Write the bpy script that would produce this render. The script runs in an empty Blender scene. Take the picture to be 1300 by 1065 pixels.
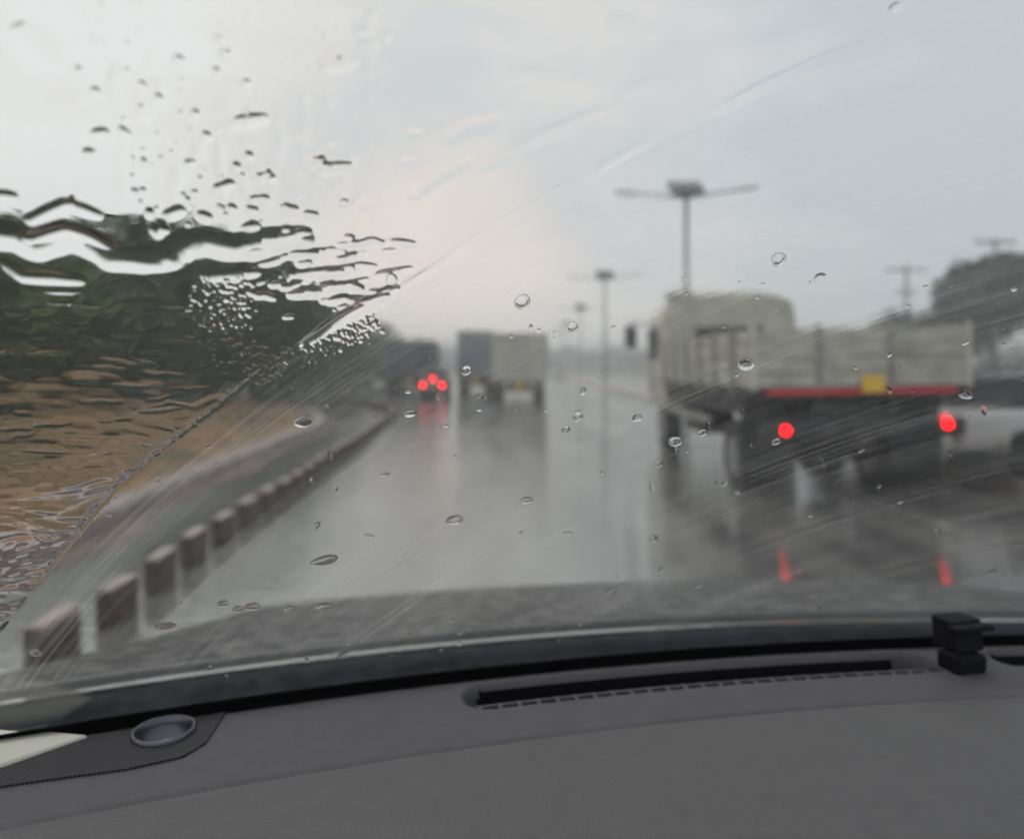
import bpy, bmesh, math, random
import numpy as np
from mathutils import Vector, Matrix
random.seed(7); rng = np.random.default_rng(7)
R = math.radians
sc = bpy.context.scene
C = sc.collection
F, CX, HY, H = 938.9, 650.0, 465.0, 1.5      # focal length in photo pixels, centre column, horizon row, eye height

# ---------------------------------------------------------------- helpers
def mat(name, col, rough=.6, metal=0., noise=None, bump=None, spec=.5, coat=0., emit=None, estr=0.):
    m = bpy.data.materials.new(name); m.use_nodes = True
    nt = m.node_tree; b = nt.nodes['Principled BSDF']
    b.inputs['Base Color'].default_value = (*col, 1)
    b.inputs['Roughness'].default_value = rough
    b.inputs['Metallic'].default_value = metal
    b.inputs['Specular IOR Level'].default_value = spec
    b.inputs['Coat Weight'].default_value = coat
    b.inputs['Coat Roughness'].default_value = .08
    if emit:
        b.inputs['Emission Color'].default_value = (*emit, 1); b.inputs['Emission Strength'].default_value = estr
    tc = nt.nodes.new('ShaderNodeTexCoord')
    if noise:                                    # (scale, second colour[, stretch])
        mp = nt.nodes.new('ShaderNodeMapping'); mp.inputs['Scale'].default_value = noise[2] if len(noise) > 2 else (1, 1, 1)
        n = nt.nodes.new('ShaderNodeTexNoise'); n.inputs['Scale'].default_value = noise[0]; n.inputs['Detail'].default_value = 5
        r = nt.nodes.new('ShaderNodeValToRGB'); r.color_ramp.elements[0].position = .38; r.color_ramp.elements[1].position = .64
        r.color_ramp.elements[0].color = (*col, 1); r.color_ramp.elements[1].color = (*noise[1], 1)
        nt.links.new(tc.outputs['Object'], mp.inputs[0]); nt.links.new(mp.outputs[0], n.inputs['Vector'])
        nt.links.new(n.outputs['Fac'], r.inputs[0]); nt.links.new(r.outputs[0], b.inputs['Base Color'])
    if bump:
        n = nt.nodes.new('ShaderNodeTexNoise'); n.inputs['Scale'].default_value = bump[0]; n.inputs['Detail'].default_value = 3
        bp = nt.nodes.new('ShaderNodeBump'); bp.inputs['Strength'].default_value = bump[1]; bp.inputs['Distance'].default_value = bump[2]
        nt.links.new(tc.outputs['Object'], n.inputs['Vector']); nt.links.new(n.outputs['Fac'], bp.inputs['Height'])
        nt.links.new(bp.outputs[0], b.inputs['Normal'])
    return m

def obj(name, bm, m, parent=None, smooth=False, bevel=0.):
    me = bpy.data.meshes.new(name)
    if isinstance(bm, bpy.types.Mesh): me = bm
    else:
        bm.normal_update(); bm.to_mesh(me); bm.free()
    if m is not None and not me.materials: me.materials.append(m)
    if smooth: me.polygons.foreach_set('use_smooth', [True] * len(me.polygons))
    o = bpy.data.objects.new(name, me); C.objects.link(o)
    if parent: o.parent = parent
    if bevel:
        b = o.modifiers.new('bevel', 'BEVEL'); b.width = bevel; b.segments = 2; b.limit_method = 'ANGLE'
    return o
def tag(o, label=None, cat=None, group=None, kind=None):
    if label: o['label'] = label
    if cat: o['category'] = cat
    if group: o['group'] = group
    if kind: o['kind'] = kind
    return o
def thing(name, label, cat, loc=(0, 0, 0), rz=0., group=None):
    o = bpy.data.objects.new(name, None); C.objects.link(o); o.empty_display_size = .2
    o.location = loc; o.rotation_euler = (0, 0, rz)
    return tag(o, label, cat, group)
def dup(root, loc, rz=0., label=None, scale=1.):
    r = root.copy(); C.objects.link(r); r.location = loc; r.rotation_euler = (0, 0, rz)
    r.scale = (scale,) * 3
    if label: r['label'] = label
    for ch in list(root.children):
        c = ch.copy(); C.objects.link(c); c.parent = r
        for g in ch.children:
            d = g.copy(); C.objects.link(d); d.parent = c
    return r
def box(bm, x0, x1, y0, y1, z0, z1):
    v = [bm.verts.new(p) for p in ((x0,y0,z0),(x1,y0,z0),(x1,y1,z0),(x0,y1,z0),(x0,y0,z1),(x1,y0,z1),(x1,y1,z1),(x0,y1,z1))]
    for f in ((3,2,1,0),(4,5,6,7),(0,1,5,4),(1,2,6,5),(2,3,7,6),(3,0,4,7)): bm.faces.new([v[i] for i in f])
    return bm
def B(*a): return box(bmesh.new(), *a)
def prism(prof, x0, x1, bm=None):                # profile of (y, z) points extruded along x
    bm = bm or bmesh.new()
    a = [bm.verts.new((x0, y, z)) for y, z in prof]; b = [bm.verts.new((x1, y, z)) for y, z in prof]
    n = len(prof)
    bm.faces.new(a); bm.faces.new(b[::-1])
    for i in range(n): bm.faces.new((a[i], b[i], b[(i+1) % n], a[(i+1) % n]))
    bmesh.ops.recalc_face_normals(bm, faces=bm.faces)
    return bm
def tube(bm, p, q, r0, r1=None, seg=12):
    r1 = r0 if r1 is None else r1
    p, q = Vector(p), Vector(q); d = (q - p).normalized()
    a = d.orthogonal().normalized(); b = d.cross(a)
    A, Bv = [], []
    for i in range(seg):
        t = 2 * math.pi * i / seg; w = a * math.cos(t) + b * math.sin(t)
        A.append(bm.verts.new(p + w * r0)); Bv.append(bm.verts.new(q + w * r1))
    for i in range(seg): bm.faces.new((A[i], A[(i+1) % seg], Bv[(i+1) % seg], Bv[i]))
    bm.faces.new(A[::-1]); bm.faces.new(Bv)
    return bm
def gx(px, D): return (px - CX) / F * D           # lateral metres of a picture column at distance D
def zt(py, D): return H - (py - HY) / F * D       # height of a picture row at distance D

# ---------------------------------------------------------------- materials
M = {}
M['tyre'] = mat('tyre', (.025, .025, .027), .75)
M['rim'] = mat('rim', (.35, .35, .36), .4, .7)
M['chassis'] = mat('chassis', (.020, .022, .030), .5, noise=(6, (.06, .058, .055)))
M['cream'] = mat('cream_paint', (.56, .555, .47), .4, noise=(2.2, (.42, .41, .34)), coat=.3)
M['bedgrey'] = mat('bed_grey_paint', (.50, .49, .43), .5, noise=(3, (.32, .31, .27), (1, 1, 2.5)))
M['bedpost'] = mat('bed_post_paint', (.3, .3, .28), .5, noise=(7, (.2, .2, .19)))
M['redstripe'] = mat('red_reflector_strip', (.55, .03, .04), .4)
M['plate'] = mat('yellow_plate', (.75, .5, .05), .5)
M['glassdark'] = mat('dark_window', (.02, .022, .025), .08, coat=.5)
M['boxbeige'] = mat('beige_box_panel', (.46, .45, .39), .5, noise=(1.2, (.38, .37, .33)))
M['boxblue'] = mat('bluegrey_box_panel', (.22, .25, .28), .5, noise=(1.2, (.18, .20, .23)))
M['boxdark'] = mat('slate_box_panel', (.075, .085, .11), .5, noise=(1.2, (.055, .06, .08)))
M['silver'] = mat('silver_paint', (.52, .50, .50), .25, .2, coat=.6)
M['darkpaint'] = mat('near_black_paint', (.02, .022, .03), .35, coat=.4)
M['darkred'] = mat('dark_car_paint', (.10, .05, .06), .3, coat=.6)
M['taillight'] = mat('lit_tail_lamp', (.6, .01, .015), .3, emit=(1., .0, .003), estr=11)
M['taillightfar'] = mat('lit_far_tail_lamp', (.6, .01, .015), .3, emit=(1., .004, .008), estr=16)
M['lampoff'] = mat('unlit_lamp', (.25, .04, .03), .3)
M['galv'] = mat('galvanised_steel', (.33, .34, .34), .45, .4, noise=(4, (.25, .25, .26)))
M['lamphead'] = mat('lamp_head_grey', (.42, .43, .42), .5)
M['solar'] = mat('solar_panel', (.03, .035, .06), .25)
M['concrete'] = mat('divider_concrete', (.085, .058, .05), .7, noise=(9, (.05, .034, .03)), bump=(60, .4, .004))
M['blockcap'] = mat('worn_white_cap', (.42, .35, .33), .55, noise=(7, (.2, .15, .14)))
M['kerb'] = mat('kerb_concrete', (.38, .33, .32), .4, noise=(2.2, (.24, .2, .19)))
M['gutter'] = mat('muddy_gutter', (.075, .05, .045), .55, noise=(2.5, (.12, .085, .075)))
M['bark'] = mat('bark', (.10, .08, .06), .8, noise=(8, (.06, .045, .035)))
M['wood'] = mat('pole_concrete', (.24, .23, .22), .7)
def leafmat(name, a, b):
    m = mat(name, a, .6, noise=(1.3, b)); return m
M['leaf'] = leafmat('leaf_dark', (.04, .085, .018), (.10, .16, .03))
M['leaf2'] = leafmat('leaf_mid', (.025, .045, .018), (.07, .11, .028))
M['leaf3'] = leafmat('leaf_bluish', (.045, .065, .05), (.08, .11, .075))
# ground, verge
M['ground'] = mat('ground_soil', (.13, .10, .06), .8, noise=(.4, (.08, .09, .04)), bump=(6, .5, .05))
M['verge'] = mat('verge_dirt', (.25, .135, .055), .75, noise=(1.3, (.075, .06, .025)), bump=(9, .8, .05))
M['grass'] = mat('dry_grass', (.26, .17, .07), .7, noise=(2., (.13, .12, .04)))

def wet_road():
    m = bpy.data.materials.new('wet_asphalt'); m.use_nodes = True; nt = m.node_tree; N = nt.nodes; L = nt.links
    N.remove(N['Principled BSDF'])
    tc = N.new('ShaderNodeTexCoord')
    mp = N.new('ShaderNodeMapping'); mp.inputs['Scale'].default_value = (1.6, .25, 1); L.new(tc.outputs['Object'], mp.inputs[0])
    n1 = N.new('ShaderNodeTexNoise'); n1.inputs['Scale'].default_value = .9; n1.inputs['Detail'].default_value = 6; L.new(mp.outputs[0], n1.inputs['Vector'])
    cr = N.new('ShaderNodeValToRGB'); cr.color_ramp.elements[0].color = (.10, .10, .10, 1); cr.color_ramp.elements[1].color = (.22, .22, .21, 1)
    cr.color_ramp.elements[0].position = .35; cr.color_ramp.elements[1].position = .65; L.new(n1.outputs['Fac'], cr.inputs[0])
    n2 = N.new('ShaderNodeTexNoise'); n2.inputs['Scale'].default_value = 55; n2.inputs['Detail'].default_value = 3; L.new(tc.outputs['Object'], n2.inputs['Vector'])
    n3 = N.new('ShaderNodeTexNoise'); n3.inputs['Scale'].default_value = 3.; n3.inputs['Detail'].default_value = 3; mp3 = N.new('ShaderNodeMapping'); mp3.inputs['Scale'].default_value = (.7, 4.5, 1); L.new(tc.outputs['Object'], mp3.inputs[0]); L.new(mp3.outputs[0], n3.inputs['Vector'])
    b1 = N.new('ShaderNodeBump'); b1.inputs['Strength'].default_value = .5; b1.inputs['Distance'].default_value = .004; L.new(n2.outputs['Fac'], b1.inputs['Height'])
    b2 = N.new('ShaderNodeBump'); b2.inputs['Strength'].default_value = .4; b2.inputs['Distance'].default_value = .018; L.new(n3.outputs['Fac'], b2.inputs['Height']); 
    df = N.new('ShaderNodeBsdfDiffuse'); L.new(cr.outputs[0], df.inputs['Color']); L.new(b1.outputs[0], df.inputs['Normal'])
    rr = N.new('ShaderNodeMapRange'); rr.inputs['From Min'].default_value = .35; rr.inputs['From Max'].default_value = .65
    rr.inputs['To Min'].default_value = .06; rr.inputs['To Max'].default_value = .14; L.new(n1.outputs['Fac'], rr.inputs['Value'])
    gl = N.new('ShaderNodeBsdfGlossy'); gl.inputs['Color'].default_value = (.9, .92, .9, 1); L.new(rr.outputs[0], gl.inputs['Roughness']); L.new(b2.outputs[0], gl.inputs['Normal'])
    fr = N.new('ShaderNodeFresnel'); fr.inputs['IOR'].default_value = 5.0
    mx = N.new('ShaderNodeMixShader'); L.new(fr.outputs[0], mx.inputs[0]); L.new(df.outputs[0], mx.inputs[1]); L.new(gl.outputs[0], mx.inputs[2])
    L.new(mx.outputs[0], N['Material Output'].inputs['Surface'])
    return m
M['road'] = wet_road()
M['paint'] = mat('worn_road_paint', (.5, .5, .48), .2, noise=(5, (.25, .25, .24)), coat=.6)

# ---------------------------------------------------------------- ground, roads
def sheet(name, pts, z, m):
    bm = bmesh.new(); bm.faces.new([bm.verts.new((x, y, z)) for x, y in pts])
    o = obj(name, bm, m); return tag(o, kind='structure')
sheet('ground', [(-1500, -60), (1500, -60), (1500, 2500), (-1500, 2500)], -.03, M['ground'])

# left edge line of the whole carriageway: (distance, lateral) from the photograph
VERGE = [(-10, -3.55), (3, -3.6), (6.3, -3.72), (9.1, -4.0), (13, -4.3), (17.6, -4.55), (21, -5.3), (24, -6.6), (27, -8.8), (29.5, -12), (31, -18), (32, -40)]
def interp(tab, y):
    return float(np.interp(y, [a for a, b in tab], [b for a, b in tab]))
bm = bmesh.new()
L_ = [(x, y) for y, x in VERGE] + [(-40, 60), (-14, 62), (-9.5, 75), (-9, 600)]
right = [(5.95, 600), (5.95, -10)]
bm.faces.new([bm.verts.new((x, y, 0.0)) for x, y in (right[::-1] + L_[::-1])[::-1]])
bmesh.ops.triangulate(bm, faces=bm.faces); bmesh.ops.recalc_face_normals(bm, faces=bm.faces)
for f in bm.faces:
    if f.normal.z < 0: f.normal_flip()
tag(obj('road', bm, M['road']), kind='structure')
sheet('opposite_road', [(7.75, -10), (17, -10), (17, 600), (7.75, 600)], 0.0, M['road'])
# raised median with kerbs
bm = bmesh.new(); box(bm, 5.95, 7.75, -10, 600, -.03, .14)
tag(obj('median_strip', bm, M['kerb'], bevel=.02), kind='structure')
for i, (y0, y1) in enumerate([(6.6, 9.9), (17, 20), (28, 31)]):
    sheet('lane_marking', [(4.0, y0), (4.13, y0), (4.13, y1), (4.0, y1)], .004, M['paint'])
# verge: dirt bank rising to the left of a low kerb
ys = np.concatenate([np.arange(-10, 28, .35), np.arange(28, 31.9, .25)])
bm = bmesh.new(); rows = []
us = [0, .12, .5, 1, 1.6, 2.3, 3.2, 4.2, 5.5, 7, 9, 12, 17, 25, 40]
for y in ys:
    x0 = interp(VERGE, y) - .26; row = []
    for u in us:
        hgt = .11 + .85 * (1 - math.exp(-max(0, u - .6) / 4.2)) * min(1, max(0.05, (32.5 - y) / 9)) if u > .12 else .12
        hgt += (.09 * math.sin(y * .9 + u) * math.sin(u * 1.7 + y * .33) + .06 * random.uniform(-1, 1)) * (u > .4)
        row.append(bm.verts.new((x0 - u, y + (0 if u < .2 else random.uniform(-.05, .05)), hgt)))
    rows.append(row)
for a, b in zip(rows, rows[1:]):
    for i in range(len(us) - 1): bm.faces.new((a[i+1], a[i], b[i], b[i+1]))
tag(obj('verge', bm, M['verge'], smooth=True), kind='structure')
bm = bmesh.new(); prev = None
for y in ys:
    x0 = interp(VERGE, y)
    q = [bm.verts.new(p) for p in ((x0, y, -.02), (x0, y, .13), (x0 - .02, y, .15), (x0 - .26, y, .15), (x0 - .26, y, -.02))]
    if prev:
        for i in range(4): bm.faces.new((prev[i], q[i], q[i+1], prev[i+1]))
    prev = q
bmesh.ops.recalc_face_normals(bm, faces=bm.faces)
tag(obj('verge_kerb', bm, M['kerb']), kind='structure')
bm = bmesh.new(); prev = None
for y in ys:
    x0 = interp(VERGE, y); w_g = .3 + .1*math.sin(y*1.3) + .06*math.sin(y*3.1)
    q = [bm.verts.new((x0 + .004, y, .004)), bm.verts.new((x0 + w_g, y, .004))]
    if prev: bm.faces.new((prev[0], prev[1], q[1], q[0]))
    prev = q
tag(obj('gutter', bm, M['gutter']), kind='structure')
# dry grass tufts on the bank
bm = bmesh.new()
for k in range(5200):
    y = random.uniform(2, 30) if random.random() < .8 else random.uniform(2, 12)
    u = random.uniform(.5, 9) ** 1.0; x0 = interp(VERGE, y) - .38
    hgt = .11 + .85 * (1 - math.exp(-max(0, u - .6) / 4.2)) * min(1, max(0.05, (32.5 - y) / 9)) - .04
    for j in range(3):
        a = random.uniform(0, 6.28); l = random.uniform(.1, .34) * (1.2 if u > 3 else .7); w = .012
        x = x0 - u + random.uniform(-.1, .1); yy = y + random.uniform(-.1, .1)
        c, s = math.cos(a), math.sin(a)
        v = [bm.verts.new(p) for p in ((x - w*s, yy + w*c, hgt), (x + w*s, yy - w*c, hgt), (x + c*l*.5, yy + s*l*.5, hgt + l))]
        bm.faces.new(v)
tag(obj('dry_grass', bm, M['grass']), 'dry straw coloured grass on the brown roadside bank', 'grass', kind='stuff')

# ---------------------------------------------------------------- divider blocks
BL = [(p * 1.06 if p < 12 else p, q * (1.06 if p < 12 else 1.03)) for p, q in [(3.36, -2.19), (4.0, -2.2), (5.3, -2.3), (6.4, -2.36), (8.05, -2.42), (9.7, -2.53), (11.1, -2.62), (13.4, -2.75), (17, -3.0), (21.7, -3.35), (25, -4.1), (28, -5.4), (31, -7.6), (34, -11)]]
def block_mesh():
    bm = B(-.045, .045, -.178, .178, 0, .215); return bm
first = None; ords = ['nearest', 'second', 'third', 'fourth', 'fifth', 'sixth', 'seventh', 'eighth']
y, k = 3.1, 0
while y < 33:
    x = interp(BL, y)
    dx = interp(BL, y + .3) - interp(BL, y - .3) if y > 3.6 else 0
    rz = -math.atan2(dx, .6) + random.uniform(-.05, .05)
    if k == 0: lab = 'concrete divider block at the left edge, nearest of the row, half behind the bonnet'
    elif k < 8: lab = ords[k] + ' brown concrete divider block counting from the bonnet, pale worn top'
    elif k < 16: lab = 'small brown concrete divider block in the middle of the row'
    else: lab = 'tiny blurred concrete divider block in the far curving end of the row'
    if first is None:
        t = first = thing('divider_block', lab, 'divider block', (x, y, 0), rz, 'concrete divider blocks along the left of the lane')
        obj('block_body', block_mesh(), M['concrete'], t, bevel=.015)
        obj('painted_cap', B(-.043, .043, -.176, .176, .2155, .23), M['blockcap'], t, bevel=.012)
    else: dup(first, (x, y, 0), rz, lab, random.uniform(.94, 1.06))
    k += 1
    ln = .655 * math.cos(math.atan2(dx, .6)) if y > 20 else .655
    y += ln + random.uniform(-.035, .035)

# ---------------------------------------------------------------- lamp posts
def lamp_post(loc):
    t = thing('street_lamp', 'x', 'street lamp', loc, 0, 'double arm solar street lamps on the median')
    bm = bmesh.new(); tube(bm, (0, 0, 0), (0, 0, 8.0), .13, .085, 14); tube(bm, (0, 0, 0), (0, 0, .4), .17, .15, 12)
    obj('pole', bm, M['galv'], t, True)
    for s, rise in ((-1, .12), (1, .32)):
        bm = bmesh.new(); tube(bm, (0, 0, 7.9), (s * 2.0, 0, 7.96 + rise * .7), .065, .045, 10)
        a = obj('lamp_arm', bm, M['galv'], t, True)
        bm = bmesh.new(); v = B(s * 1.95 if s > 0 else -2.75, 2.75 if s > 0 else s * 1.95, -.13, .13, -.05, .05); bm.free()
        for q in v.verts: q.co.z += 7.97 + rise * abs(q.co.x) / 2.75; 
        obj('lamp_head', v, M['lamphead'], t, bevel=.02)
    p = B(-.66, .66, -.48, .48, -.04, .04)
    bmesh.ops.rotate(p, verts=p.verts, cent=(0, 0, 0), matrix=Matrix.Rotation(R(36), 3, 'X'))
    bmesh.ops.translate(p, verts=p.verts, vec=(-.03, 0, 8.28))
    pn = obj('solar_panel', p, M['solar'], t)
    bt = B(-.42, .42, -.2, .2, 7.96, 8.2); obj('battery_box', bt, M['chassis'], t, bevel=.02)
    return t
lp = [(28.6, 871), (55.5, 768), (86, 737), (118, 720), (150, 711)]
labs = ['tall grey double arm solar street lamp rising behind the cream truck cab', 'smaller double arm solar street lamp left of the one behind the truck cab',
        'third double arm solar street lamp, faint above the distant traffic', 'fourth solar street lamp, a faint thin pole in the mist', 'farthest solar street lamp fading into the mist']
base = None
for (D, px), lb in zip(lp, labs):
    loc = (gx(px, D), D, .13)
    if base is None: base = lamp_post(loc); base['label'] = lb
    else: dup(base, loc, 0, lb)
# utility poles right
def utility_pole(loc, h, arms, label):
    t = thing('utility_pole', label, 'utility pole', loc, 0, 'utility poles beyond the opposite road')
    bm = bmesh.new(); tube(bm, (0, 0, 0), (0, 0, h), .17, .11, 10); obj('pole', bm, M['wood'], t, True)
    for z, w in arms:
        bm = B(-w, w, -.06, .06, z - .07, z + .07)
        ca = obj('cross_arm', bm, M['wood'], t)
        for x in (-w * .9, -w * .4, w * .4, w * .9):
            q = bmesh.new(); tube(q, (x, 0, z + .07), (x, 0, z + .28), .05, .035, 8); obj('insulator', q, M['wood'], ca, True)
D = 46; utility_pole((gx(1263, D), D, 0), zt(302, D), [(zt(308, D), 1.25)], 'utility pole with a crossarm rising above the round tree at the right edge')
D = 58; utility_pole((gx(1150, D), D, 0), zt(336, D), [(zt(343, D), 1.6), (zt(372, D), .8)], 'utility pole with two crossarms between the truck cab and the round tree')

# ---------------------------------------------------------------- trees
def crown_mesh(lobes, n, leaf, seed):
    r = np.random.default_rng(seed)
    P = []; vol = np.array([l[3] ** 2.2 for l in lobes]); vol /= vol.sum()
    pick = r.choice(len(lobes), n, p=vol)
    L = np.array([l[:3] for l in lobes]); Rr = np.array([l[3] for l in lobes]); fl = np.array([l[4] if len(l) > 4 else .8 for l in lobes])
    d = r.normal(size=(n, 3)); d /= np.linalg.norm(d, axis=1)[:, None]
    rad = r.uniform(.25, 1, n) ** .45 * (1 + .18 * np.sin(d[:, 0] * 7 + seed) * np.cos(d[:, 2] * 6 + d[:, 1] * 5))
    c = L[pick] + d * (Rr[pick] * rad)[:, None] * np.stack([np.ones(n), np.ones(n), fl[pick]], 1)
    # gaps
    g = np.sin(c[:, 0] * 3.1 + seed) + np.sin(c[:, 1] * 2.7 + 1) + np.sin(c[:, 2] * 3.7 + 2)
    c = c[g > -1.35]; n = len(c)
    a = r.normal(size=(n, 3)); a /= np.linalg.norm(a, axis=1)[:, None]
    b = np.cross(a, r.normal(size=(n, 3))); b /= np.linalg.norm(b, axis=1)[:, None]
    s = leaf * r.uniform(.6, 1.3, n)[:, None]
    V = np.stack([c - a*s, c - b*s*.45, c + a*s, c + b*s*.45], 1).reshape(-1, 3)
    me = bpy.data.meshes.new('crown'); me.vertices.add(4*n); me.vertices.foreach_set('co', V.ravel())
    me.loops.add(4*n); me.loops.foreach_set('vertex_index', np.arange(4*n)); me.polygons.add(n)
    me.polygons.foreach_set('loop_start', np.arange(0, 4*n, 4)); me.polygons.foreach_set('loop_total', np.full(n, 4)); me.update(calc_edges=True)
    return me
def tree(loc, h, w, label, lm, seed, group, sc_=1.):
    random.seed(seed)
    t = thing('tree', label, 'tree', loc, random.uniform(0, 6), group)
    th = h * .32; lobes = []
    nl = 9
    for i in range(nl):
        a = i * 2.4; rr = w * .5 * random.uniform(.35, .75)
        lobes.append((math.cos(a) * rr, math.sin(a) * rr, th + (h - th) * random.uniform(.15, .72), w * random.uniform(.2, .32), .85))
    lobes.append((0, 0, h - w * .25, w * .25, .9)); lobes.append((.1, 0, th + (h-th)*.4, w * .36, .9))
    bm = bmesh.new(); tube(bm, (0, 0, -.1), (.05, .03, th), .035 * h, .024 * h, 10); tube(bm, (.05, .03, th), (.0, 0, h * .75), .022 * h, .008 * h, 8)
    for l in lobes[:6]: tube(bm, (.04, .02, th * .95), (l[0], l[1], l[2]), .014 * h, .005 * h, 6)
    obj('trunk', bm, M['bark'], t, True)
    me = crown_mesh(lobes, 4200, .045 * h + .06, seed); me.materials.append(M[lm])
    obj('crown', me, None, t)
    return t
TL = [  # px, D, top row, width
    (-45, 15, 305, 5.5, 'leafy tree at the left edge, brightest green, seen through running water'),
    (70, 20, 312, 6.5, 'broad dark tree second from the left edge above the dirt bank'),
    (165, 24, 300, 7, 'tall dark tree above the dirt bank left of the water bubbles'),
    (255, 28, 318, 7.5, 'dark tree behind the cluster of water bubbles'),
    (325, 33, 330, 7, 'dark tree at the right end of the near clump, beside the wiped glass edge'),
    (10, 27, 330, 8, 'dark tree standing behind the leftmost trees'),
    (370, 42, 392, 7, 'lower grey green tree just inside the wiped glass'),
    (415, 52, 404, 8, 'hazy tree between the near clump and the slate truck'),
    (455, 66, 418, 8, 'small hazy tree touching the left of the slate truck'),
]
for i, (px, D, top, w, lb) in enumerate(TL):
    z0 = .9 if D < 28 else 0
    tree((gx(px, D), D, z0), zt(top, D) - z0, w, lb, 'leaf' if i in (0, 5) else 'leaf2', 11 + i, 'trees along the left roadside')
# undergrowth between the trees
us_l = [(gx(px, D), D, z, r_, .75) for px, D, z, r_ in [(-60, 14, 1.3, 1.3), (0, 15, 1.4, 1.2), (60, 17, 1.5, 1.5), (110, 18, 1.4, 1.4), (165, 20, 1.5, 1.6), (215, 22, 1.4, 1.5), (265, 25, 1.4, 1.7), (305, 28, 1.3, 1.8), (345, 32, 1.1, 1.8), (370, 34, 1.6, 2.1), (395, 38, 1.8, 2.3), (420, 42, 1.8, 2.4), (440, 46, 1.9, 2.3), (462, 52, 1.9, 2.2), (485, 60, 1.8, 2.4), (510, 66, 1.8, 2.6), (-150, 14, 1.4, 2)]]
me = crown_mesh(us_l, 16000, .16, 5); me.materials.append(M['leaf2'])
tag(obj('undergrowth', me, None), 'dark bushy undergrowth along the top of the dirt bank', 'bushes', kind='stuff')
D = 47
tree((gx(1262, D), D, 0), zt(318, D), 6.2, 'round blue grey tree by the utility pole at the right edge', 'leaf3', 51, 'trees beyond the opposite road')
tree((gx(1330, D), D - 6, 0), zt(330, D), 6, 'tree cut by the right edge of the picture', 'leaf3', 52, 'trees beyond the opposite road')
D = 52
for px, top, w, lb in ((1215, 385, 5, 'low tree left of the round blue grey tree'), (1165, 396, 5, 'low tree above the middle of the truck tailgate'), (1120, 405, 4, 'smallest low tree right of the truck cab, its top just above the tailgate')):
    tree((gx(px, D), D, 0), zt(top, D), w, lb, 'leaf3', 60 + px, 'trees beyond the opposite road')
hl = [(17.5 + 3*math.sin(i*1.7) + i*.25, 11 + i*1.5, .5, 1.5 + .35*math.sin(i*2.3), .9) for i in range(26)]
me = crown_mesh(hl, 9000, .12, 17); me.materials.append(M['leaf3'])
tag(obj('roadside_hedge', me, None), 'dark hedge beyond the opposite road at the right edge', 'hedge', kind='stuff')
# distant tree belt
lob = []
for i in range(70):
    px = 470 + i * 6; D = 240 + 40 * math.sin(i)
    lob.append((gx(px, D), D, 2.5, random.uniform(4.5, 7.5), .9))
for i in range(30):
    lob.append((gx(880 + 16 * i, 110), 110, 1.5, random.uniform(3, 5), .9))
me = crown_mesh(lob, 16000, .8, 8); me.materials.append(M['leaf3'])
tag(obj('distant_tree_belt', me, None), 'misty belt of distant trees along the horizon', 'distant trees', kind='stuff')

# ---------------------------------------------------------------- vehicles
def wheel(t, x, y, r, w, dual=False):
    bm = bmesh.new(); tube(bm, (x - w/2, y, r), (x + w/2, y, r), r, r, 28)
    o = obj('wheel', bm, M['tyre'], t, bevel=.03)
    bm = bmesh.new(); tube(bm, (x - w/2 - .006, y, r), (x + w/2 + .006, y, r), r * .55, r * .55, 20); obj('rim', bm, M['rim'], o, bevel=.01)
def box_truck(name, label, px0, px1, D, top, mbox, rz=0., lights=False, length=6.):
    x0, x1 = gx(px0, D), gx(px1, D); w = (x1 - x0) / 2; xc = (x0 + x1) / 2; ht = zt(top, D)
    t = thing(name, label, 'truck', (xc, D, 0), rz)
    obj('cargo_box', B(-w, w, 0, length, .85, ht), mbox, t, bevel=.03)
    bm = bmesh.new(); box(bm, -.02, .02, -.012, 0, .9, ht - .1)                              # door seam bars
    for s in (-1, 1):
        box(bm, s*.3 - .02, s*.3 + .02, -.035, -.0, .95, ht - .12); box(bm, s*(w-.06) - .04, s*(w-.06) + .04, -.015, 0, .87, ht - .03)
    box(bm, -w + .1, w - .1, -.015, 0, ht - .09, ht - .03)
    obj('door_bars', bm, M['bedpost'], t)
    obj('chassis', B(-.45, .45, .1, length + 1.6, .5, .84), M['chassis'], t)
    obj('rear_bumper', B(-w + .1, w - .1, -.05, .08, .42, .6), M['chassis'], t, bevel=.01)
    obj('number_plate', B(-.2, .2, -.075, -.055, .6, .78), M['plate'], t)
    for s in (-1, 1):
        obj('mud_flap', B(s*w*.72 - .26, s*w*.72 + .26, .9, .93, .2, .84), M['chassis'], t)
        wheel(t, s * w * .74, 1.6, .45, .5); wheel(t, s * w * .8, length + .9, .45, .28)
        obj('tail_lamp', B(s*(w-.28) - .12, s*(w-.28) + .12, -.07, -.052, .62, .74), M['lampoff'], t, bevel=.008)
    cab = prism([(length + .15, .6), (length + .15, 2.35), (length + 1.4, 2.35), (length + 1.9, 1.5), (length + 1.9, .6)], -w * .9, w * .9)
    obj('cab', cab, mbox, t, bevel=.05)
    return t
box_truck('box_truck', 'beige box truck ahead in the lane, dark reflection below it', 622, 695, 31, 423, M['boxbeige'])
box_truck('box_truck', 'blue grey box truck just left of and beyond the beige one', 580, 626, 40, 420, M['boxblue'])
box_truck('box_truck', 'dark slate box truck on the left behind the small car with three brake lights', 486, 553, 38, 432, M['boxdark'], R(4), length=8)
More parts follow.
